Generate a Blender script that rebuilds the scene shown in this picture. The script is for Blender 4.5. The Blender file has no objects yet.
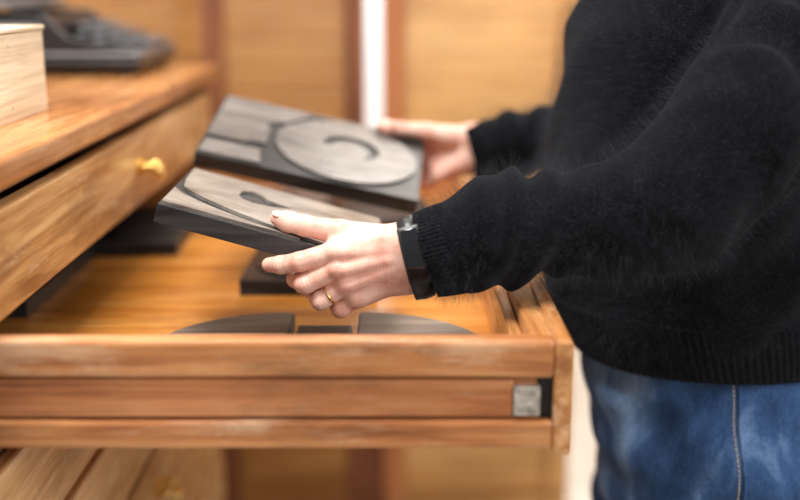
import bpy, bmesh, math, numpy as np
from mathutils import Vector, Matrix
from mathutils.bvhtree import BVHTree
R=math.radians
scene=bpy.context.scene
# All coordinates are written relative to eye height; the whole set is lifted by LIFT at the end.
LIFT=1.40
FLOOR=-1.40

# ------------------------------------------------------------------ materials
def newmat(name):
    m=bpy.data.materials.new(name); m.use_nodes=True
    nt=m.node_tree; b=nt.nodes['Principled BSDF']
    return m,nt,b
def ramp(nt,fac,stops):
    r=nt.nodes.new('ShaderNodeValToRGB'); e=r.color_ramp.elements
    while len(e)<len(stops): e.new(.5)
    for i,(p,c) in enumerate(stops):
        e[i].position=p; e[i].color=(c[0],c[1],c[2],1)
    nt.links.new(fac,r.inputs[0]); return r.outputs[0]
def coords(nt,scale,loc=(0,0,0)):
    t=nt.nodes.new('ShaderNodeTexCoord'); m=nt.nodes.new('ShaderNodeMapping')
    m.inputs['Scale'].default_value=scale; m.inputs['Location'].default_value=loc
    nt.links.new(t.outputs['Object'],m.inputs[0]); return m.outputs[0]
def noise(nt,vec,scale,detail=5,rough=.55,dist=0):
    n=nt.nodes.new('ShaderNodeTexNoise'); n.inputs['Scale'].default_value=scale
    n.inputs['Detail'].default_value=detail; n.inputs['Roughness'].default_value=rough
    n.inputs['Distortion'].default_value=dist
    nt.links.new(vec,n.inputs['Vector']); return n.outputs['Fac']
def mix(nt,a,b,fac,mode='MULTIPLY'):
    x=nt.nodes.new('ShaderNodeMix'); x.data_type='RGBA'; x.blend_type=mode
    if isinstance(fac,float): x.inputs[0].default_value=fac
    else: nt.links.new(fac,x.inputs[0])
    nt.links.new(a,x.inputs[6])
    if isinstance(b,tuple): x.inputs[7].default_value=(*b,1)
    else: nt.links.new(b,x.inputs[7])
    return x.outputs[2]
def bump(nt,b,h,strength=.3,dist=.001):
    n=nt.nodes.new('ShaderNodeBump'); n.inputs['Strength'].default_value=strength
    n.inputs['Distance'].default_value=dist
    nt.links.new(h,n.inputs['Height']); nt.links.new(n.outputs[0],b.inputs['Normal'])
def wood(name,dark,mid,light,axis=0,scale=1.,rough=.42,spec=.5,bs=.25,worn=0.,wcol=(.9,.78,.62),loc=(0,0,0),grime=0.,gcol=(.13,.055,.028)):
    m,nt,b=newmat(name)
    s=[14.*scale]*3; s[axis]=1.1*scale
    v=coords(nt,s,loc); n=noise(nt,v,1.6,7,.6,1.2)
    c=ramp(nt,n,[(.30,dark),(.47,mid),(.68,light)])
    s2=[230.]*3; s2[axis]=7.
    n2=noise(nt,coords(nt,s2),1.,3,.6)
    c2=ramp(nt,n2,[(.35,(.62,.54,.48)),(.55,(1,1,1))])
    c=mix(nt,c,c2,.55)
    n3=noise(nt,coords(nt,(2.2,2.2,2.2)),1.4,3)
    c3=ramp(nt,n3,[(.3,(.74,.68,.62)),(.7,(1.12,1.12,1.12))])
    c=mix(nt,c,c3,.85)
    if grime:
        s4=[20.]*3; s4[axis]=6.
        n4=noise(nt,coords(nt,s4,(3,1,2)),1.,6,.7)
        f=ramp(nt,n4,[(.52,(0,0,0)),(.72,(grime,)*3)])
        c=mix(nt,c,gcol,f,'MIX')
    if worn:
        s5=[26.]*3; s5[axis]=5.
        n5=noise(nt,coords(nt,s5,(7,4,9)),1.,7,.75)
        f=ramp(nt,n5,[(.53,(0,0,0)),(.66,(worn,)*3)])
        c=mix(nt,c,wcol,f,'MIX')
    nt.links.new(c,b.inputs['Base Color'])
    r=ramp(nt,n3,[(.3,(rough*.8,)*3),(.7,(rough*1.25,)*3)]); nt.links.new(r,b.inputs['Roughness'])
    b.inputs['Specular IOR Level'].default_value=spec
    bump(nt,b,n2,bs,.0006)
    return m
def plain(name,col,rough=.5,metal=0,var=.15,ns=40,bs=.1):
    m,nt,b=newmat(name)
    n=noise(nt,coords(nt,(1,1,1)),ns,4)
    lo=tuple(c*(1-var) for c in col); hi=tuple(min(1,c*(1+var)) for c in col)
    nt.links.new(ramp(nt,n,[(.3,lo),(.7,hi)]),b.inputs['Base Color'])
    b.inputs['Roughness'].default_value=rough; b.inputs['Metallic'].default_value=metal
    bump(nt,b,n,bs,.0005)
    return m

M_honeyY=wood('honey_wood_y',(.30,.125,.038),(.62,.33,.125),(.86,.56,.27),1,1.3,.26,.5,.25,.45,(.93,.74,.48),(0,0,0),.5)
M_counter=wood('counter_wood',(.25,.080,.024),(.48,.20,.064),(.66,.34,.13),1,1.,.24,.55,.25,.3,(.82,.56,.32),(0,0,0),.3)
M_railY=wood('rail_wood',(.06,.020,.009),(.13,.045,.018),(.22,.085,.038),1,1.,.45)
M_side=wood('drawer_side_wood',(.27,.080,.026),(.53,.215,.075),(.72,.37,.16),0,1.3,.32,.55,.3,.42,(.88,.62,.40),(0,0,0),.75)
M_groove=wood('drawer_runner_wood',(.25,.072,.026),(.47,.175,.062),(.64,.29,.125),0,1.5,.42,.5,.3,.2,(.82,.54,.34),(2,3,1),.75)
M_dfront=wood('drawer_front_wood',(.28,.090,.027),(.55,.24,.08),(.78,.42,.18),1,1.2,.28,.55,.3,.5,(.90,.68,.44),(0,0,0),.5)
M_dfloor=wood('drawer_floor_wood',(.27,.080,.011),(.52,.20,.034),(.72,.325,.072),0,.8,.18,.65,.15,.2,(.88,.52,.20),(0,0,0),.45)
M_boxw=wood('pale_box_wood',(.60,.44,.28),(.80,.66,.47),(.90,.80,.64),1,.7,.6)
M_panL=wood('screen_wood_dark',(.26,.10,.022),(.42,.185,.045),(.53,.265,.075),0,.6,.45)
M_panR=wood('screen_wood_light',(.44,.20,.06),(.67,.36,.12),(.80,.48,.19),0,.6,.45)
M_post=wood('screen_post_wood',(.10,.033,.013),(.21,.068,.026),(.32,.12,.047),2,.6,.45)
M_post2=wood('screen_post_wood_light',(.32,.10,.033),(.48,.175,.06),(.60,.25,.092),2,.6,.45)
M_base=wood('type_base_wood',(.005,.005,.0055),(.015,.0145,.0155),(.042,.040,.041),0,1.6,.42,.4,.3,.22,(.11,.105,.11))
M_face=wood('type_face_wood',(.062,.058,.058),(.145,.135,.132),(.25,.235,.228),0,1.2,.30,.5,.2,.4,(.36,.345,.33))
M_face2=wood('type_face_worn',(.10,.086,.073),(.205,.182,.16),(.32,.29,.25),0,1.2,.30,.5,.2,.5,(.44,.40,.35))
M_facebr=wood('type_face_brown',(.06,.045,.036),(.13,.10,.08),(.24,.19,.15),0,1.2,.40)
M_brass=plain('brass',(.78,.53,.17),.22,1,.15,60)
M_steel=plain('worn_steel',(.50,.46,.40),.5,.5,.5,110)
M_blackm=plain('black_enamel',(.012,.012,.014),.32,.0,.2,30)
M_greym=plain('grey_metal',(.30,.31,.33),.4,.6,.2,30)
M_key=plain('key_cap',(.10,.10,.11),.35,0,.2,80)
M_rubber=plain('band_rubber',(.010,.010,.011),.36,0,.2,200)
M_glass=plain('band_screen',(.008,.009,.011),.07,0,.1,20,0)
M_wall=plain('wall_paint',(.88,.88,.89),.8,0,.03,3)
M_floor=wood('floor_wood',(.36,.30,.25),(.50,.43,.36),(.60,.53,.46),1,.5,.5)
M_gold=plain('gold',(.85,.60,.25),.22,1,.1,50,0)
M_eye=plain('eye_white',(.8,.78,.76),.2,0,.02,20,0)
M_iris=plain('iris',(.06,.04,.03),.15,0,.1,200,0)
M_lip=plain('lips',(.55,.22,.19),.45,0,.1,200)
M_shoe=plain('shoe_leather',(.05,.04,.035),.5,0,.2,60)
M_sole=plain('shoe_sole',(.6,.58,.54),.7,0,.1,60)
M_stitch=plain('seam_thread',(.62,.50,.34),.8,0,.2,400)

# skin
M_skin,nt,b=newmat('skin')
n=noise(nt,coords(nt,(1,1,1)),38,5,.6)
c=ramp(nt,n,[(.30,(.68,.29,.215)),(.50,(.83,.47,.37)),(.68,(.90,.60,.495))])
nt.links.new(c,b.inputs['Base Color'])
b.inputs['Subsurface Weight'].default_value=.12
b.inputs['Subsurface Radius'].default_value=(.010,.004,.002)
b.inputs['Subsurface Scale'].default_value=.4
b.inputs['Roughness'].default_value=.45
v=nt.nodes.new('ShaderNodeTexVoronoi'); v.inputs['Scale'].default_value=560
nt.links.new(coords(nt,(1,.6,1)),v.inputs['Vector'])
bump(nt,b,v.outputs['Distance'],.4,.0004)
M_nail,nt,b=newmat('nail'); n=noise(nt,coords(nt,(1,1,1)),90)
nt.links.new(ramp(nt,n,[(.3,(.74,.36,.31)),(.7,(.84,.48,.42))]),b.inputs['Base Color']); b.inputs['Roughness'].default_value=.40
# sweater
def knit(name,k=1.):
    m,nt,b=newmat(name)
    n=noise(nt,coords(nt,(1,1,1)),620,3,.8)
    n2=noise(nt,coords(nt,(1,1,1)),55,6,.7)
    c=ramp(nt,n,[(.38,(.0020*k,.0022*k,.0028*k)),(.58,(.0076*k,.0081*k,.0103*k)),(.74,(.048*k,.051*k,.060*k))])
    c2=ramp(nt,n2,[(.3,(.5,.5,.5)),(.7,(1.35,1.35,1.35))])
    c=mix(nt,c,c2,.9)
    nt.links.new(c,b.inputs['Base Color']); b.inputs['Roughness'].default_value=.95
    b.inputs['Specular IOR Level'].default_value=.06
    b.inputs['Sheen Weight'].default_value=.05; b.inputs['Sheen Roughness'].default_value=.4
    b.inputs['Sheen Tint'].default_value=(.8,.85,1,1)
    bump(nt,b,n,1.,.002)
    return m
M_knit=knit('black_wool')
M_fuzz=plain('wool_fuzz',(.042,.045,.056),.9,0,.2,50,0)
# denim
M_denim,nt,b=newmat('denim')
n=noise(nt,coords(nt,(620,620,150)),1.,3,.7)
n2=noise(nt,coords(nt,(17,17,8)),1.,5,.55,.2)
c=ramp(nt,n2,[(.30,(.016,.042,.115)),(.5,(.042,.098,.235)),(.70,(.19,.31,.53))])
c2=ramp(nt,n,[(.3,(.5,.55,.6)),(.7,(1.5,1.45,1.4))])
nt.links.new(mix(nt,c,c2,.85),b.inputs['Base Color']); b.inputs['Roughness'].default_value=.85
b.inputs['Specular IOR Level'].default_value=.2
bump(nt,b,n2,.8,.010)
M_hair,nt,b=newmat('hair')
n=noise(nt,coords(nt,(160,160,12)),1.,4)
nt.links.new(ramp(nt,n,[(.3,(.03,.017,.01)),(.7,(.14,.08,.045))]),b.inputs['Base Color']); b.inputs['Roughness'].default_value=.4
bump(nt,b,n,.6,.003)

# ------------------------------------------------------------------ helpers
def link(o): scene.collection.objects.link(o); return o
def empty(name,kids):
    e=bpy.data.objects.new(name,None); link(e); e.empty_display_size=.05
    for k in kids: k.parent=e
    return e
def meshobj(name,verts,faces,mat,smooth=False,bevel=0,seg=2):
    me=bpy.data.meshes.new(name); me.from_pydata([tuple(v) for v in verts],[],[tuple(f) for f in faces])
    me.update(); me.materials.append(mat)
    if smooth: me.polygons.foreach_set('use_smooth',[True]*len(me.polygons))
    o=link(bpy.data.objects.new(name,me))
    if bevel:
        mo=o.modifiers.new('bevel','BEVEL'); mo.width=bevel; mo.segments=seg; mo.limit_method='ANGLE'
    return o
BF=[(0,3,2,1),(4,5,6,7),(0,1,5,4),(1,2,6,5),(2,3,7,6),(3,0,4,7)]
def box(name,x0,x1,y0,y1,z0,z1,mat,bevel=.002):
    vs=[(x0,y0,z0),(x1,y0,z0),(x1,y1,z0),(x0,y1,z0),(x0,y0,z1),(x1,y0,z1),(x1,y1,z1),(x0,y1,z1)]
    return meshobj(name,vs,BF,mat,False,bevel)
def frame(o,U,W,N):
    return Matrix(((U[0],W[0],N[0],o[0]),(U[1],W[1],N[1],o[1]),(U[2],W[2],N[2],o[2]),(0,0,0,1)))
def applym(o,M): o.data.transform(M); o.data.update(); return o
def prim(name,kind,mat,M,bevel=0,**k):
    bm=bmesh.new()
    if kind=='cyl': bmesh.ops.create_cone(bm,cap_ends=True,segments=k.get('seg',32),radius1=k['r'],radius2=k.get('r2',k['r']),depth=k['h'])
    if kind=='sph': bmesh.ops.create_uvsphere(bm,u_segments=32,v_segments=20,radius=k.get('r',1))
    bmesh.ops.transform(bm,matrix=M,verts=bm.verts)
    me=bpy.data.meshes.new(name); bm.to_mesh(me); bm.free(); me.materials.append(mat)
    for p in me.polygons: p.use_smooth=(kind=='sph' or len(p.vertices)==4)
    o=link(bpy.data.objects.new(name,me))
    if bevel:
        mo=o.modifiers.new('b','BEVEL'); mo.width=bevel; mo.segments=2; mo.limit_method='ANGLE'
    return o
def tube(name,pts,r,mat,cyclic=False,res=8):
    cu=bpy.data.curves.new(name,'CURVE'); cu.dimensions='3D'; cu.bevel_depth=r; cu.bevel_resolution=res//2; cu.use_fill_caps=True
    s=cu.splines.new('POLY'); s.points.add(len(pts)-1)
    for p,q in zip(s.points,pts): p.co=(*q,1)
    s.use_cyclic_u=cyclic
    o=bpy.data.objects.new(name,cu); link(o)
    dg=bpy.context.evaluated_depsgraph_get(); dg.update()
    me=bpy.data.meshes.new_from_object(o.evaluated_get(dg)); me.name=name
    bpy.data.objects.remove(o); me.materials.clear(); me.materials.append(mat)
    me.polygons.foreach_set('use_smooth',[True]*len(me.polygons))
    return link(bpy.data.objects.new(name,me))
def shape2d(name,loops,z0,z1,mat,bevel=.0006):
    cu=bpy.data.curves.new(name,'CURVE'); cu.dimensions='2D'; cu.fill_mode='BOTH'; cu.extrude=(z1-z0)/2
    for lp in loops:
        s=cu.splines.new('POLY'); s.points.add(len(lp)-1)
        for p,q in zip(s.points,lp): p.co=(q[0],q[1],0,1)
        s.use_cyclic_u=True
    o=bpy.data.objects.new(name,cu); link(o)
    dg=bpy.context.evaluated_depsgraph_get(); dg.update()
    me=bpy.data.meshes.new_from_object(o.evaluated_get(dg)); me.name=name
    bpy.data.objects.remove(o)
    me.transform(Matrix.Translation((0,0,(z0+z1)/2))); me.materials.clear(); me.materials.append(mat)
    return link(bpy.data.objects.new(name,me))

def nets(F,lo,h):
    S=F<0
    nx,ny,nz=F.shape
    c=np.zeros((nx-1,ny-1,nz-1),np.int8)
    for a in (0,1):
        for b_ in (0,1):
            for d in (0,1): c+=S[a:nx-1+a,b_:ny-1+b_,d:nz-1+d]
    act=(c>0)&(c<8); idx=np.argwhere(act); vid=-np.ones(act.shape,np.int64); vid[act]=np.arange(len(idx))
    pos=np.zeros((len(idx),3)); cnt=np.zeros(len(idx))
    cor=[(a,b_,d) for a in (0,1) for b_ in (0,1) for d in (0,1)]
    for i in cor:
        for j in cor:
            if sum(abs(p-q) for p,q in zip(i,j))==1 and i<j:
                fa=F[idx[:,0]+i[0],idx[:,1]+i[1],idx[:,2]+i[2]]; fb=F[idx[:,0]+j[0],idx[:,1]+j[1],idx[:,2]+j[2]]
                m=(fa<0)!=(fb<0); t=np.where(m,fa/np.where(m,fa-fb,1),0)
                I=np.array(i); J=np.array(j)
                pos+=m[:,None]*(I+t[:,None]*(J-I)); cnt+=m
    V=np.array(lo)+h*(idx+pos/cnt[:,None])
    faces=[]
    for ax in range(3):
        sl0=[slice(None)]*3; sl1=[slice(None)]*3; sl0[ax]=slice(0,-1); sl1[ax]=slice(1,None)
        D=S[tuple(sl0)]!=S[tuple(sl1)]
        o1,o2=(ax+1)%3,(ax+2)%3
        e=np.argwhere(D)
        ok=(e[:,o1]>=1)&(e[:,o2]>=1)&(e[:,o1]<=F.shape[o1]-2)&(e[:,o2]<=F.shape[o2]-2)
        e=e[ok]
        q=[]
        for (d1,d2) in ((-1,-1),(0,-1),(0,0),(-1,0)):
            t=e.copy(); t[:,o1]+=d1; t[:,o2]+=d2; q.append(vid[t[:,0],t[:,1],t[:,2]])
        q=np.stack(q,1); ins=S[e[:,0],e[:,1],e[:,2]]
        q[~ins]=q[~ins][:,::-1]
        faces.append(q)
    return V,np.concatenate(faces)
def grid(lo,hi,h):
    ax=[np.arange(lo[i],hi[i]+h,h,dtype=np.float32) for i in range(3)]
    return np.meshgrid(*ax,indexing='ij')
def cone(P,a,b,ra,rb):
    X,Y,Z=P; ab=np.array(b,float)-np.array(a,float); L=float(ab@ab)+1e-12
    px,py,pz=X-a[0],Y-a[1],Z-a[2]
    t=np.clip((px*ab[0]+py*ab[1]+pz*ab[2])/L,0,1).astype(np.float32)
    return np.sqrt((px-t*ab[0])**2+(py-t*ab[1])**2+(pz-t*ab[2])**2)-(ra+(rb-ra)*t)
def ell(P,c,r):
    X,Y,Z=P
    q=np.sqrt(((X-c[0])/r[0])**2+((Y-c[1])/r[1])**2+((Z-c[2])/r[2])**2)
    return (q-1)*min(r)
def smin(a,b,k):
    h=np.maximum(k-np.abs(a-b),0)/k
    return np.minimum(a,b)-h*h*k*.25
def chain(P,pts,rs,k):
    F=None
    for i in range(len(pts)-1):
        d=cone(P,pts[i],pts[i+1],rs[i],rs[i+1]); F=d if F is None else smin(F,d,k)
    return F
def sdfobj(name,F,lo,h,mat,smooth=True):
    V,Q=nets(F,lo,h)
    return meshobj(name,V.tolist(),Q.tolist(),mat,smooth)

# ------------------------------------------------------------------ room
box('floor',-3.2,3.2,-2.5,5.2,FLOOR-.05,FLOOR,M_floor,0)
box('wall_back',-3.2,3.2,5.0,5.1,FLOOR,1.5,M_wall,0)
box('wall_left',-2.0,-1.9,-2.5,5.0,FLOOR,1.5,M_wall,0)
box('baseboard_back',-1.9,3.2,4.98,5.0,FLOOR,FLOOR+.12,M_wall,.003)

# ------------------------------------------------------------------ cabinet
CX=-.377; Y0=.93; Y1=2.19
kids=[]
kids.append(box('countertop',-1.02,CX+.018,Y0-.03,2.24,-.182,-.151,M_counter,.007))
kids[-1].modifiers[0].segments=4
kids.append(box('end_panel_near',-1.0,CX,Y0-.02,Y0,FLOOR+.0,-.182,M_railY))
kids.append(box('end_panel_far',-1.0,CX,Y1-.02,Y1,FLOOR+.0,-.182,M_post2))
kids.append(box('back_panel',-1.0,-.985,Y0,Y1-.02,FLOOR+.0,-.182,M_railY))
kids.append(box('top_rail',-.985,CX-.008,Y0,Y1-.02,-.195,-.182,M_railY))
def pull(z):
    k=[]
    y=1.555; x=CX+.008
    k.append(prim('pull_backplate','cyl',M_brass,Matrix.Translation((x+.001,y,z))@Matrix.Rotation(R(90),4,'Y')@Matrix.Diagonal((.6,1.25,1,1)),.0008,r=.019,h=.003))
    for s in (-1,1):
        k.append(prim('pull_post','cyl',M_brass,Matrix.Translation((x+.010,y+s*.018,z))@Matrix.Rotation(R(90),4,'Y'),.0005,r=.0055,h=.018))
        k.append(prim('pull_knuckle','sph',M_brass,Matrix.Translation((x+.020,y+s*.018,z)),r=.0075))
    pts=[(x+.020+.012*math.sin(math.pi*t),y+.018*math.cos(math.pi*t),z-.012*math.sin(math.pi*t)) for t in np.linspace(0,1,24)]
    k.append(tube('pull_bail',pts,.0052,M_brass))
    return k
for i in range(9):
    zt=-.201-.124*i-(0 if i==0 else -.008); zb=-.304-.124*i
    if zb<FLOOR+.05: break
    kids.append(box('divider_rail',-.985,CX-.006,Y0,Y1-.02,zb-.009,zb-.003,M_railY,.001))
    if i==1: continue
    kids.append(box('drawer_face',CX-.012,CX+.008,Y0+.004,Y1-.024,zb,zt,M_honeyY,.004))
    kids+=pull((zt+zb)/2+.004)
kids.append(box('plinth',-.985,CX-.03,Y0,Y1-.02,FLOOR,FLOOR+.07,M_railY))
empty('flat_file_cabinet',kids)

# ------------------------------------------------------------------ open drawer
XR=.155; k=[]
ZT=-.309; ZB=-.413
k.append(box('near_side_core',-.93,XR-.03,.956,.968,ZB+.001,ZT-.0005,M_groove,.001))
k.append(box('near_side_upper_rail',-.93,XR-.0155,.946,.966,-.3445,ZT,M_side,.004))
k.append(box('near_side_lower_rail',-.93,XR-.0155,.946,.966,ZB,-.3855,M_side,.004))
k.append(box('runner_strip',-.93,.103,.949,.966,-.3835,-.3465,M_groove,.003))
k.append(box('runner_stop_plate',.103,.127,.9475,.962,-.381,-.353,M_steel,.001))
k.append(box('runner_slot_shade',.127,.1395,.957,.964,-.386,-.343,M_blackm,.0005))  # black filler, its colour stands in for the shade inside an open slot
k.append(box('far_side',-.93,XR-.02,2.118,2.134,ZB,ZT,M_side,.002))
k.append(box('front_board',.118,XR-.014,.968,2.118,ZB,ZT-.004,M_dfront,.003))
k.append(box('front_facing',XR-.016,XR,.944,2.140,ZB-.006,ZT+.001,M_dfront,.004))
k.append(box('front_inner_lip',.106,.118,.968,2.118,ZB,ZT-.018,M_dfront,.002))
k.append(box('back_board',-.93,-.915,.968,2.118,ZB,ZT,M_side,.002))
k.append(box('bottom_panel',-.915,.106,.968,2.118,-.404,-.395,M_dfloor,.0005))
empty('wooden_drawer',k)

# ------------------------------------------------------------------ wood type blocks
def block(name,O,U,W,L,D,T,shapes,mat_base=M_base,face=M_face):
    U=Vector(U).normalized(); W=Vector(W); W=(W-U*W.dot(U)).normalized(); N=U.cross(W)
    Mx=frame(O,U,W,N)
    ks=[]
    b_=box('block_body',0,L,0,D,-T,-.0035,mat_base,.0012); applym(b_,Mx); ks.append(b_)
    for i,lp in enumerate(shapes):
        s=shape2d('letter_face_%d'%(i+1),lp,-.0036,0-.0002*i,face); applym(s,Mx); ks.append(s)
    return empty(name,ks),Mx
def ellp(cx,cy,a,b_,n=72,p=2.,t0=0,t1=2*math.pi):
    o=[]
    for i in range(n):
        t=t0+(t1-t0)*i/n; c,s=math.cos(t),math.sin(t)
        o.append((cx+a*math.copysign(abs(c)**(2/p),c),cy+b_*math.copysign(abs(s)**(2/p),s)))
    return o
def arcband(cx,cy,r,th,a0,a1,ky=1.,n=30):
    out=[];inn=[]
    for i in range(n+1):
        f=i/n; a=R(a0+(a1-a0)*f); w=th*(.15+.85*math.sin(math.pi*(.12+.86*f)))
        out.append((cx+(r+w/2)*math.cos(a),cy+ky*(r+w/2)*math.sin(a))); inn.append((cx+(r-w/2)*math.cos(a),cy+ky*(r-w/2)*math.sin(a)))
    return out+inn[::-1]
# near block: raised letter, with a carved-away crescent near its front-left edge
nb1=[(.010,.085),(.006,.12),(.004,.181),(.10,.182),(.231,.181),(.231,.006),(.185,.006),(.160,.010),(.130,.018),(.100,.028),(.070,.040),(.045,.054),(.024,.069)]
nb2=[(.003,.004),(.15,.003),(.12,.009),(.090,.017),(.060,.028),(.035,.040),(.015,.055),(.003,.070)]
hole=[(.068,.112),(.074,.098),(.088,.092),(.106,.096),(.130,.112),(.114,.117),(.100,.124),(.092,.138),(.080,.142),(.069,.132)]
block('wood_type_block',(-.248,1.12,-.214),(.9629,0,-.27),(-.025,.18,.0125),.235,.185,.024,[[nb1,hole],[nb2]],M_base,M_face2)
# far block: numeral
disc=ellp(.190,.103,.098,.096)
hook=arcband(.194,.110,.034,.020,178,-50,.90)
left=[(.004,.004),(.085,.004),(.078,.045),(.006,.045)]
left2=[(.004,.060),(.055,.060),(.062,.068),(.082,.070),(.080,.115),(.074,.135),(.087,.150),(.098,.152),(.128,.195),(.128,.206),(.004,.206)]
topb=[(.126,.200),(.292,.200),(.292,.206),(.126,.206)]
block('wood_type_block',(-.2640,1.42,-.205),(.267,0,-.060),(.036,.2,.046),.296,.210,.024,[[disc,hook],[left],[left2],[topb]],M_base,M_face)
# blocks lying in the drawer
ft=-.371
def flatblock(x0,x1,y0,y1,shapes,base=M_base,face=M_face,rot=0,top=ft):
    c,s=math.cos(R(rot)),math.sin(R(rot))
    return block('wood_type_block',(x0,y0,top),(c,s,0),(-s,c,0),x1-x0,y1-y0,top+.395,shapes,base,face)
def dshape(w,d,left_round):
    pts=[]
    for i in range(25):
        a=R(90+90*i/24) ; pts.append((w*.97+w*.93*math.cos(a),d*.45+d*.52*math.sin(a)))
    pts+=[(w*.04,d*.03),(w*.97,d*.03)]
    if not left_round: pts=[(w-x,y) for x,y in pts][::-1]
    return pts
def dblock(x0,x1,y0,y1,lr):
    # block sawn to the round outline of its letter
    w,d=x1-x0,y1-y0
    Mx=Matrix.Translation((x0,y0,ft))
    p=dshape(w,d,lr)
    a=shape2d('block_body',[p],-.024,-.003,M_base); applym(a,Mx)
    q=[(w/2+(x-w/2)*.97,d/2+(y-d/2)*.98) for x,y in p]
    b_=shape2d('letter_face',[q],-.0031,.0,M_facebr); applym(b_,Mx)
    empty('wood_type_block',[a,b_])
dblock(-.272,-.118,.99,1.254,True)
dblock(-.052,.102,.99,1.254,False)
flatblock(-.116,-.055,.99,1.215,[[[(.004,.004),(.057,.004),(.057,.21),(.004,.21)]]],M_base,M_base,0,-.374)
flatblock(-.21,-.03,1.40,1.60,[[ellp(.09,.1,.08,.09)]],M_base,M_base)
flatblock(-.475,-.335,1.62,1.90,[[ellp(.07,.14,.06,.12)]],M_base,M_base,2)
flatblock(-.62,-.455,1.30,1.60,[[[(.01,.01),(.155,.01),(.155,.29),(.01,.29)]]],M_base,M_face)
flatblock(-.32,-.12,1.86,2.08,[[ellp(.1,.11,.09,.1),ellp(.1,.11,.03,.06)]],M_base,M_face,-3)
flatblock(-.10,.055,1.75,1.98,[[ellp(.08,.11,.07,.1)]],M_base,M_base,2)

# ------------------------------------------------------------------ pale box on the counter
bx0,bx1,by0,by1,bz0,bz1=-.70,-.438,1.16,1.385,-.151,-.047
kk=[box('box_right_side',bx1-.012,bx1,by0,by1,bz0,bz1-.006,M_boxw,.001),
 box('box_left_side',bx0,bx0+.012,by0,by1,bz0,bz1-.006,M_boxw,.001),
 box('box_front',bx0+.012,bx1-.012,by0,by0+.012,bz0,bz1-.006,M_boxw,.001),
 box('box_back',bx0+.012,bx1-.012,by1-.012,by1,bz0,bz1-.006,M_boxw,.001),
 box('box_bottom',bx0+.012,bx1-.012,by0+.012,by1-.012,bz0,bz0+.008,M_boxw,.001),
 box('box_lid',bx0-.002,bx1+.002,by0-.002,by1+.002,bz1-.005,bz1,M_boxw,.001)]
for yy in (by0+.02,by0+.10,by1-.02):
    for zz in (bz0+.015,bz1-.02):
        kk.append(prim('nail_head','cyl',M_steel,Matrix.Translation((bx1+.0002,yy,zz))@Matrix.Rotation(R(90),4,'Y'),0,r=.0018,h=.001))
empty('wooden_box',kk)

# ------------------------------------------------------------------ typewriter (keyboard faces the aisle, +X)
tk=[]
tx,ty=-.440,1.90; tz=-.151
for a in (.03,.30):
    for c in (.03,.29):
        tk.append(prim('foot','cyl',M_blackm,Matrix.Translation((tx-a,ty+c,tz+.006)),.001,r=.014,h=.012))
tk.append(box('base_frame',tx-.33,tx,ty,ty+.32,tz+.010,tz+.032,M_blackm,.008))
tk.append(box('base_trim',tx-.325,tx-.004,ty-.002,ty+.322,tz+.034,tz+.040,M_greym,.002))
tk.append(box('front_apron',tx-.012,tx-.002,ty+.01,ty+.31,tz+.030,tz+.042,M_greym,.003))
def cheek(y0,y1):
    prof=[(tx-.01,tz+.038),(tx-.01,tz+.047),(tx-.12,tz+.066),(tx-.16,tz+.105),(tx-.30,tz+.115),(tx-.33,tz+.10),(tx-.33,tz+.038)]
    n=len(prof); vs=[(p[0],y0,p[1]) for p in prof]+[(p[0],y1,p[1]) for p in prof]
    fs=[tuple(range(n)),tuple(range(2*n-1,n-1,-1))]+[(i,i+n,(i+1)%n+n,(i+1)%n) for i in range(n)]
    return meshobj('side_cheek',vs,fs,M_blackm,False,.004)
tk.append(cheek(ty,ty+.022)); tk.append(cheek(ty+.298,ty+.32))
tk.append(box('cheek_trim',tx-.315,tx-.165,ty-.003,ty+.001,tz+.080,tz+.088,M_greym,.001))
tk.append(box('type_basket_cover',tx-.30,tx-.15,ty+.022,ty+.298,tz+.07,tz+.100,M_blackm,.01))
for r_ in range(4):
    kx=tx-.025-.027*r_; kz=tz+.056+.010*r_
    for j in range(11):
        ky=ty+.042+.0225*j+.006*(r_%2)
        tk.append(prim('key_cap','cyl',M_key,Matrix.Translation((kx,ky,kz)),.0008,r=.0082,h=.004,seg=20))
        tk.append(prim('key_ring','cyl',M_greym,Matrix.Translation((kx,ky,kz-.0012)),0,r=.0092,h=.0024,seg=20))
        tk.append(prim('key_stem','cyl',M_greym,Matrix.Translation((kx,ky,kz-.01)),0,r=.0018,h=.018,seg=8))
    tk.append(box('key_lever_row',kx-.0095,kx+.0095,ty+.034,ty+.29,kz-.019,kz-.016,M_greym,.001))
tk.append(prim('space_bar','cyl',M_key,Matrix.Translation((tx+.002-.01,ty+.16,tz+.050))@Matrix.Rotation(R(90),4,'X'),.001,r=.006,h=.15,seg=16))
tk.append(prim('platen','cyl',M_rubber,Matrix.Translation((tx-.25,ty+.16,tz+.145))@Matrix.Rotation(R(90),4,'X'),.001,r=.02,h=.33))
for s in (-.03,.35):
    tk.append(prim('platen_knob','cyl',M_blackm,Matrix.Translation((tx-.25,ty+s-.0,tz+.145))@Matrix.Rotation(R(90),4,'X'),.003,r=.018,h=.025))
tk.append(box('carriage_rail',tx-.285,tx-.21,ty-.01,ty+.33,tz+.114,tz+.126,M_greym,.003))
tk.append(box('paper_rest',tx-.30,tx-.292,ty+.04,ty+.28,tz+.12,tz+.20,M_blackm,.003))
empty('typewriter',tk)

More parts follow.
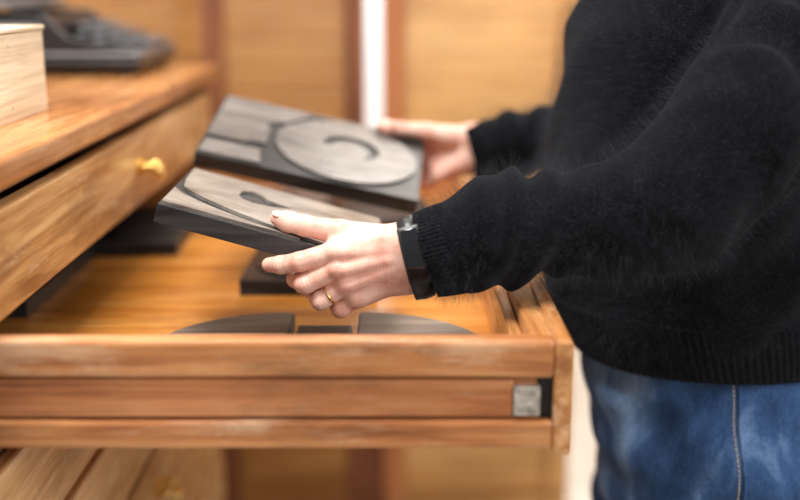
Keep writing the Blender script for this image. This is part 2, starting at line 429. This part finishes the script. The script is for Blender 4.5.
# ------------------------------------------------------------------ background wooden panel screens
def screen(name,x0,x1,y,mat,lp,rp,pw=.058,extra=()):
    s=list(extra)
    z0=FLOOR; z1=.75
    s.append(box('stile_left',x0,x0+pw,y-.02,y+.03,z0,z1,lp,.004))
    s.append(box('stile_right',x1-pw,x1,y-.02,y+.03,z0,z1,rp,.004))
    for a,b_ in ((z0+.03,z0+.12),(z1-.09,z1)):
        s.append(box('cross_rail',x0+pw,x1-pw,y-.012,y+.022,a,b_,mat,.003))
    zz=z0+.12; i=0
    while zz<z1-.1:
        s.append(box('panel_board',x0+pw,x1-pw,y+.0006*(i%2),y+.014,zz,zz+.0315,mat,.0030)); zz+=.0325; i+=1
    return empty(name,s)
screen('wooden_panel_screen',-.475,-.083,2.72,M_panL,M_post,M_post,.05)
screen('wooden_panel_screen',-1.25,-.49,2.80,M_panL,M_panL,M_panL)
screen('wooden_panel_screen',-1.88,-1.27,2.86,M_panL,M_panL,M_panL)
kick=box('lower_infill',-.0825,-.0435,2.715,2.735,FLOOR,-.95,M_post,.002)
screen('wooden_panel_screen',-.043,.44,2.72,M_panR,M_post2,M_panR,.055,[kick])

# ------------------------------------------------------------------ hands (mm, local)
def hand_field(P):
    MC=[((0,-10,10),15,(-64,-18,3),12),((2,-13,0),16,(-62,-21,-14),12),((3,-12,-12),16,(-55,-18,-31),11.5),((2,-8,-24),15,(-45,-12,-46),10.5)]
    F=None
    for a,ra,b_,rb in MC:
        d=cone(P,a,b_,ra,rb); F=d if F is None else smin(F,d,6)
    F=smin(F,cone(P,(-5,-5,-26),(-42,-8,-46),15,12),10)
    F=smin(F,cone(P,(10,-8,7),(85,-8,22),24,27),16)
    F=smin(F,cone(P,(10,-8,-19),(85,-8,-3),24,27),16)
    th=chain(P,[(-6,-5,10),(-62,-2,19),(-99,8,24),(-117,13,27),(-127,15,30.0)],[17,13,10.6,10.8,8.2],5)
    th=smin(th,cone(P,(-30,-8,8),(-60,-12,10),12,9),10)   # web
    F=smin(F,th,8)
    fs=[chain(P,[(-64,-18,3),(-103,-15,-9),(-123,-7,-14),(-136,1,-16)],[11.2,10.2,9.4,7.8],3),
        chain(P,[(-62,-20,-14),(-98,-17,-32),(-110,10,-34),(-108,30,-24)],[11.2,10.4,9,7.6],3),
        chain(P,[(-55,-18,-31),(-82,-15,-50),(-93,12,-47),(-90,32,-28)],[10.8,10.0,8.8,7.4],3),
        chain(P,[(-45,-12,-46),(-62,-9,-61),(-73,14,-54),(-73,33,-38)],[10,9,7.8,6.6],3)]
    G=fs[0]
    for g in fs[1:]: G=smin(G,g,1.2)
    F=smin(F,G,5)
    for c in ((-66,-25,4),(-64,-28,-14),(-57,-25,-31),(-47,-18,-46)):
        F=smin(F,cone(P,c,(c[0]+7,c[1]+1,c[2]),5.3,4),8)
    for c in ((-103,-19,-8),(-98,-21,-31),(-82,-19,-50),(-62,-12,-61)):
        F=smin(F,cone(P,c,(c[0]+3,c[1],c[2]),6.6,6),5)
    for a,b_ in (((-12,-23,6),(-58,-28,3)),((-10,-26,-4),(-56,-31,-14)),((-8,-25,-14),(-50,-28,-30))):
        F=smin(F,cone(P,a,b_,2.2,2.2),8)
    X,Y,Z=P
    for c,ax in (((-103,-22,-9),(-.95,.05,-.3)),((-123,-14,-13),(-.9,.3,-.2)),((-98,-25,-31),(-.8,.2,-.5)),((-82,-22,-49),(-.8,.2,-.6)),((-99,3,34),(-.95,.2,.1)),((-14,-30,-10),(1,0,.1))):
        s=(X-c[0])*ax[0]+(Y-c[1])*ax[1]+(Z-c[2])*ax[2]
        r2=(X-c[0])**2+(Y-c[1])**2+(Z-c[2])**2
        F=F+.42*np.exp(-r2/80.)*np.cos(s*2*math.pi/3.4)
    return F
lo=(-152,-54,-82); P=grid(lo,(92,52,58),1.2)
HF=hand_field(P)
HVl=nets(HF,lo,1.2)
HVr=nets(np.maximum(HF,P[0]-30),lo,1.2)
def hand(name,O,sc,mirror):
    V,Q=HVr if mirror else HVl
    V=V*.001*sc
    if mirror: V=V*np.array([1,-1,1])
    V=V+np.array(O)
    if mirror: Q=Q[:,::-1]
    return meshobj(name,V.tolist(),Q.tolist(),M_skin,True)
def nail(O,sc,mirror,c,d,n,a,b_,name):
    D=Vector(d).normalized(); N=Vector(n); N=(N-D*N.dot(D)).normalized(); S=N.cross(D)
    M=frame(Vector(c),D,S,N)@Matrix.Diagonal((a,b_,1.6,1))
    Mi=Matrix.Diagonal((.001*sc,(-.001 if mirror else .001)*sc,.001*sc,1))
    return prim(name,'sph',M_nail,Matrix.Translation(O)@Mi@M,r=1)
ON=(0,1.12,-.2668); OF=(.100,1.622,-.228); SF=1.0
person=[]
person.append(hand('left_hand',ON,1,False)); person.append(hand('right_hand',OF,SF,True))
for O,sc,mr in ((ON,1,False),(OF,SF,True)):
    person.append(nail(O,sc,mr,(-126.5,10.2,36.0),(-.93,.12,.30),(-.05,-.42,.9),6.8,5.2,'thumb_nail'))
    person.append(nail(O,sc,mr,(-135,-5.4,-13.2),(-.85,.5,-.1),(-.4,-.75,.5),5.2,4.2,'index_nail'))
a=Vector((-55,-18,-31)); b_=Vector((-82,-15,-50)); dd=(b_-a).normalized(); c=a.lerp(b_,.62)
u=dd.cross(Vector((0,0,1))).normalized(); w=dd.cross(u)
pts=[tuple(Vector(ON)+.001*(c+10.5*(u*math.cos(t)+w*math.sin(t)))) for t in np.linspace(0,2*math.pi,48,endpoint=False)]
person.append(tube('ring',pts,.0011,M_gold,True))

# ------------------------------------------------------------------ sweater
lo=(-.03,1.0,-.46); h=.004
P=grid(lo,(.66,1.74,.16),h); X,Y,Z=P
zt=np.array([-.50,-.45,-.38,-.30,-.17,-.05,.03,.075,.13])
cxs=np.array([.395,.393,.378,.372,.372,.384,.392,.39,.375]); aa=np.array([.165,.170,.186,.190,.184,.175,.148,.10,.05]); bb=np.array([.198,.200,.204,.203,.198,.192,.182,.12,.055])
def torso(X,Y,Z):
    z1=Z[0,0,:]
    cx=np.interp(z1,zt,cxs); A=np.interp(z1,zt,aa); B=np.interp(z1,zt,bb)
    q=np.sqrt(((X-cx)/A)**2+((Y-1.385)/B)**2)
    return ((q-1)*np.minimum(A,B)*.9).astype(np.float32)
T=torso(X,Y,Z)
near=chain(P,[(.028,1.112,-.270),(.075,1.112,-.257),(.105,1.112,-.243),(.140,1.114,-.238),(.185,1.114,-.236),(.225,1.113,-.233),(.275,1.108,-.215),(.35,1.128,-.138),(.44,1.195,-.035)],
           [.0425,.047,.0555,.0485,.051,.058,.067,.074,.083],.016)
ph=(X*.92-(Z+.24)*.35)
fold=np.exp(-((X-.130)/.042)**2)*np.sin((ph-.135)*2*math.pi/.036+1.4*np.sin(Z*30))
fold2=np.exp(-((X-.25)/.06)**2-((Z+.27)/.07)**2)*np.sin(((X-.25)*.6+(Z+.25)*.9)*2*math.pi/.055)
fold3=np.exp(-((X-.38)/.08)**2)*np.sin(((X-.35)*.85+(Z+.12)*.05+.03*np.sin(Y*40))*2*math.pi/.055)
near=near+.0066*fold+.0045*fold2+.0055*fold3
cl=(.028-X)+(Z+.269)*-.23
near=np.maximum(near,cl)
far=chain(P,[(.110,1.612,-.243),(.16,1.615,-.228),(.24,1.62,-.216),(.31,1.625,-.205),(.37,1.61,-.12),(.41,1.555,-.03)],[.040,.045,.048,.058,.070,.082],.02)
far=far+.003*np.sin(X*2*math.pi/.045+2*np.sin(Z*30))
far=np.maximum(far,.108-X)
wr=.0055*np.sin(Z*38+X*22+2*np.sin(Y*14))*np.sin(Y*23+X*31)+.0045*np.sin(Z*55-X*35+1.5*np.sin(X*20))*np.clip((-.12-Z)*6,0,1)
T=T+wr*np.clip((Z+.47)*12,0,1)
F=smin(T,near,.014); F=smin(F,far,.03)
F=smin(F,cone(P,(.38,1.385,.06),(.36,1.385,.115),.075,.068),.04)
F=np.maximum(F,-.440-Z); F=np.maximum(F,Z-.118)
sweater=sdfobj('sweater',F,lo,h,M_knit); person.append(sweater)
sweater.data.materials.append(M_fuzz)
del F,T,near,far,wr,fold,fold2,fold3
def fuzz(o,count,slot):
    mo=o.modifiers.new('fuzz','PARTICLE_SYSTEM'); s=mo.particle_system.settings
    s.type='HAIR'; s.count=count; s.hair_length=.0012; s.hair_step=3; s.render_step=3
    s.use_advanced_hair=True
    s.emit_from='FACE'; s.use_even_distribution=True
    s.child_type='NONE'; s.material=slot
    s.root_radius=1.; s.tip_radius=.4; s.radius_scale=.00008
    s.normal_factor=.0042; s.brownian_factor=.0020
try: fuzz(sweater,65000,2)
except Exception as e: print('fuzz',e)
# ribbed hem
def hem():
    n=520; rows=14; V=[];Q=[]
    for j in range(rows):
        f=j/(rows-1); z=-.374-.067*f
        cx=np.interp(z,zt,cxs);A=np.interp(z,zt,aa);B=np.interp(z,zt,bb)
        off=.0035+.0025*math.sin(math.pi*f)-(.004 if j==0 else 0)
        for i in range(n):
            t=2*math.pi*i/n; rib=.0013*math.cos(i*math.pi*2/4.)
            V.append((cx+(A+off+rib)*math.cos(t),1.385+(B+off+rib)*math.sin(t),z+.004*math.sin(3*t)*f))
    for j in range(rows-1):
        for i in range(n):
            a=j*n+i;b_=j*n+(i+1)%n; Q.append((a,a+n,b_+n,b_))
    o=meshobj('sweater_hem_ribbing',V,Q,M_knit,True)
    m=o.modifiers.new('s','SOLIDIFY'); m.thickness=.003
    return o
person.append(hem())
def cuff(name,c0,c1,r0,r1,tilt):
    c0=Vector(c0);c1=Vector(c1); d=(c1-c0).normalized(); u=Vector((0,1,0)); w=d.cross(u).normalized()
    n=264; rows=12;V=[];Q=[]
    for j in range(rows):
        f=j/(rows-1); c=c0.lerp(c1,f); r=r0+(r1-r0)*f+.0015*math.sin(math.pi*f)
        for i in range(n):
            t=2*math.pi*i/n; rr=r+.0006*math.cos(i*math.pi/2)
            p=c+(u*math.cos(t)*.97+w*math.sin(t))*rr
            p=p+Vector((-(p.z-c.z)*tilt*(1-f),0,0)); V.append(p)
    for j in range(rows-1):
        for i in range(n):
            a=j*n+i;b_=j*n+(i+1)%n; Q.append((a,b_,b_+n,a+n))
    o=meshobj(name,V,Q,M_knit,True); m=o.modifiers.new('s','SOLIDIFY'); m.thickness=.004; m.offset=-1
    o.data.materials.append(M_fuzz)
    return o
lc=cuff('left_cuff',(.026,1.112,-.2705),(.070,1.112,-.2585),.0440,.0478,.05); person.append(lc)
try: fuzz(lc,3500,2)
except Exception as e: print(e)
person.append(cuff('right_cuff',(.106,1.612,-.2445),(.150,1.614,-.2315),.0415,.0455,.0))

# ------------------------------------------------------------------ jeans, shoes
lo=(.18,1.12,-1.37); h=.006
P=grid(lo,(.66,1.66,-.40),h); X,Y,Z=P
z1=Z[0,0,:]
zz=np.array([-.78,-.70,-.62,-.53,-.45,-.40]);cx=np.interp(z1,zz,[.405,.41,.415,.410,.400,.400]);A=np.interp(z1,zz,[.10,.13,.152,.162,.160,.158]);B=np.interp(z1,zz,[.13,.17,.192,.197,.190,.185])
H=((np.sqrt(((X-cx)/A)**2+((Y-1.385)/B)**2)-1)*np.minimum(A,B)).astype(np.float32)
H=np.maximum(H,-.665-Z)
L1=chain(P,[(.41,1.285,-.58),(.40,1.28,-.72),(.40,1.27,-.95),(.42,1.26,-1.31)],[.115,.112,.085,.072],.03)
L2=chain(P,[(.41,1.485,-.58),(.40,1.49,-.72),(.40,1.50,-.95),(.42,1.51,-1.31)],[.115,.112,.085,.072],.03)
F=smin(H,np.minimum(L1,L2),.035)
F=F+.0050*np.sin(Z*34+X*46+1.5*np.sin(X*25))*np.sin(X*17+Z*11)+.0034*np.sin(Z*75-X*40+2*np.sin(X*30))
F=np.maximum(F,Z+.41); F=np.maximum(F,-1.36-Z)
jeans=sdfobj('jeans',F,lo,h,M_denim); person.append(jeans)
bvh=BVHTree.FromPolygons([v.co[:] for v in jeans.data.vertices],[p.vertices[:] for p in jeans.data.polygons])
def seam(name,path,r,mat,off=.0005):
    pts=[]
    for x,z in path:
        hit=bvh.ray_cast(Vector((x,.9,z)),Vector((0,1,0)))
        if hit[0] is not None: pts.append((hit[0].x,hit[0].y-off,hit[0].z))
    return tube(name,pts,r,mat)
zs=np.linspace(-.43,-1.33,90)
person.append(seam('jeans_side_seam',[(.388+.006*math.sin(z*7),z) for z in zs],.0024,M_denim))
dz=-.43
while dz>-.60:
    person.append(seam('jeans_side_stitch',[(.3815+.006*math.sin(z*7),z) for z in (dz,dz-.0017,dz-.0034)],.0007,M_stitch,.0006)); dz-=.0050
for nm,yy in (('left',1.26),('right',1.51)):
    lo=(.12,yy-.08,FLOOR-.01); P=grid(lo,(.52,yy+.08,-1.25),.004); X,Y,Z=P
    F=chain(P,[(.22,yy,-1.36),(.30,yy,-1.35),(.43,yy,-1.35)],[.038,.042,.042],.03)
    F=smin(F,cone(P,(.40,yy,-1.34),(.42,yy,-1.28),.042,.048),.03); F=np.maximum(F,-1.385-Z)
    person.append(sdfobj(nm+'_shoe',F,lo,.004,M_shoe))
    s=[(.33+.155*math.cos(t),yy+.047*math.sin(t)*(1+.12*math.cos(t))) for t in np.linspace(0,2*math.pi,48,endpoint=False)]
    person.append(shape2d(nm+'_sole',[s],FLOOR,FLOOR+.02,M_sole))

# ------------------------------------------------------------------ head and neck
lo=(.14,1.24,.04); h=.004; P=grid(lo,(.50,1.53,.42),h); X,Y,Z=P; yc=1.385
F=cone(P,(.385,yc,.06),(.345,yc,.17),.062,.056)
HD=ell(P,(.320,yc,.270),(.098,.077,.098))
HD=smin(HD,ell(P,(.280,yc,.215),(.070,.058,.075)),.03)
HD=smin(HD,cone(P,(.232,yc,.160),(.245,yc,.165),.020,.022),.03)
HD=smin(HD,cone(P,(.222,yc,.245),(.203,yc,.212),.008,.012),.012)
for s in (-1,1):
    HD=smin(HD,cone(P,(.235,yc+s*.012,.268),(.248,yc+s*.045,.268),.010,.010),.014)
    HD=smin(HD,cone(P,(.245,yc+s*.040,.215),(.265,yc+s*.050,.22),.014,.015),.02)
    HD=smin(HD,cone(P,(.322,yc+s*.078,.205),(.332,yc+s*.086,.250),.008,.013),.006)
    HD=-smin(-HD,np.sqrt((X-.222)**2+(Y-yc-s*.031)**2+(Z-.247)**2)-.013,.01)
F=smin(F,HD,.025)
person.append(sdfobj('head',F,lo,h,M_skin))
for s in (-1,1):
    person.append(prim('eye','sph',M_eye,Matrix.Translation((.2365,yc+s*.031,.246)),r=.0125))
    person.append(prim('iris','sph',M_iris,Matrix.Translation((.2265,yc+s*.031,.2445)),r=.0050))
person.append(prim('lips','sph',M_lip,Matrix.Translation((.213,yc,.187))@Matrix.Diagonal((.010,.023,.007,1)),r=1))
HR=ell(P,(.328,yc,.278),(.110,.088,.108))
HR=smin(HR,cone(P,(.375,yc,.25),(.405,yc,.13),.075,.055),.04)
cut=ell(P,(.225,yc,.215),(.075,.066,.085)); HR=-smin(-HR,cut,.008)
HR=HR+.0018*np.sin(np.arctan2(Y-yc,X-.33)*46)
person.append(sdfobj('hair',HR,lo,h,M_hair))
empty('person',person)

# ------------------------------------------------------------------ fitness band
C=Vector((.0165,1.111,-.2725)); e1=Vector((-.24,0,.97)).normalized(); e2=Vector((0,1,0)); nn=e2.cross(e1).normalized()
if nn.x<0: nn=-nn
V=[];Q=[];n=96; prof=[(-.0110,0),(-.0100,.0024),(0,.0034),(.0100,.0024),(.0110,0),(.0100,-.0006),(-.0100,-.0006)]
m_=len(prof)
for i in range(n):
    t=2*math.pi*i/n
    for (aw,th) in prof:
        V.append(C+e1*((.0415+th)*math.cos(t))+e2*((.0280+th)*math.sin(t))+nn*aw)
for i in range(n):
    for j in range(m_):
        a=i*m_+j;b_=i*m_+(j+1)%m_;c=((i+1)%n)*m_+(j+1)%m_;d=((i+1)%n)*m_+j; Q.append((a,b_,c,d))
fb=[meshobj('strap',V,Q,M_rubber,True)]
def arcmod(name,t0,t1,hw,r0,r1,mat,bev):
    V=[];Q=[];N_=16
    for i in range(N_+1):
        t=t0+(t1-t0)*i/N_
        for (aw,rr) in ((-hw,r0),(hw,r0),(hw,r1),(-hw,r1)):
            V.append(C+e1*((.0415+rr)*math.cos(t))+e2*((.0280+rr)*math.sin(t))+nn*aw)
    for i in range(N_):
        for j in range(4):
            a=i*4+j;b_=i*4+(j+1)%4; Q.append((a,a+4,b_+4,b_))
    Q.append((0,1,2,3)); Q.append((N_*4+3,N_*4+2,N_*4+1,N_*4))
    return meshobj(name,V,Q,mat,True,bev,3)
fb.append(arcmod('tracker_body',R(-38),R(-114),.0115,0,.0090,M_rubber,.002))
fb.append(arcmod('tracker_screen',R(-44),R(-108),.0085,.0085,.0098,M_glass,.0005))
fb.append(box('buckle',C.x-.008,C.x+.008,C.y+.026,C.y+.031,C.z-.012,C.z+.006,M_steel,.001))
empty('fitness_band',fb)

# ------------------------------------------------------------------ lift everything to real height
for o in list(scene.objects):
    if o.parent is None: o.location.z+=LIFT

# ------------------------------------------------------------------ camera
cam=bpy.data.cameras.new('camera'); co=link(bpy.data.objects.new('camera',cam))
co.location=(0,0,LIFT); co.rotation_euler=(R(90-13.4),0,0)
cam.lens=50; cam.sensor_width=36; cam.dof.use_dof=True; cam.dof.focus_distance=1.16; cam.dof.aperture_fstop=1.5
cam.clip_start=.05
scene.camera=co
# ------------------------------------------------------------------ light
w=bpy.data.worlds.new('world'); scene.world=w; w.use_nodes=True
bg=w.node_tree.nodes['Background']; bg.inputs[0].default_value=(1,.985,.965,1); bg.inputs[1].default_value=.38
def area(name,loc,target,size,e,col=(1,1,1)):
    l=bpy.data.lights.new(name,'AREA'); l.shape='RECTANGLE'; l.size=size[0]; l.size_y=size[1]; l.energy=e; l.color=col
    o=link(bpy.data.objects.new(name,l)); o.location=loc
    o.rotation_euler=(Vector(target)-Vector(loc)).to_track_quat('-Z','Y').to_euler(); return o
area('ceiling_light',(-.40,.85,LIFT+1.3),(-.1,1.2,1.1),(.6,.6),50,(1,.975,.94))
area('window_light',(1.9,-.6,LIFT+.9),(-.2,1.4,1.1),(1.3,1.2),52,(1,.98,.95))
area('rear_window_light',(.9,3.4,LIFT+1.3),(-.1,1.2,1.1),(1.3,1.0),66,(1,.95,.87))
area('back_wall_fill',(.5,3.6,LIFT+1.2),(.5,5,1.0),(2,1),80)  # unseen fill added to brighten the white back wall
area('screen_light',(-.3,2.0,LIFT+1.2),(.1,2.75,.9),(1.2,.5),15,(1,.94,.86))
scene.view_settings.view_transform='Standard'
scene.view_settings.exposure=0
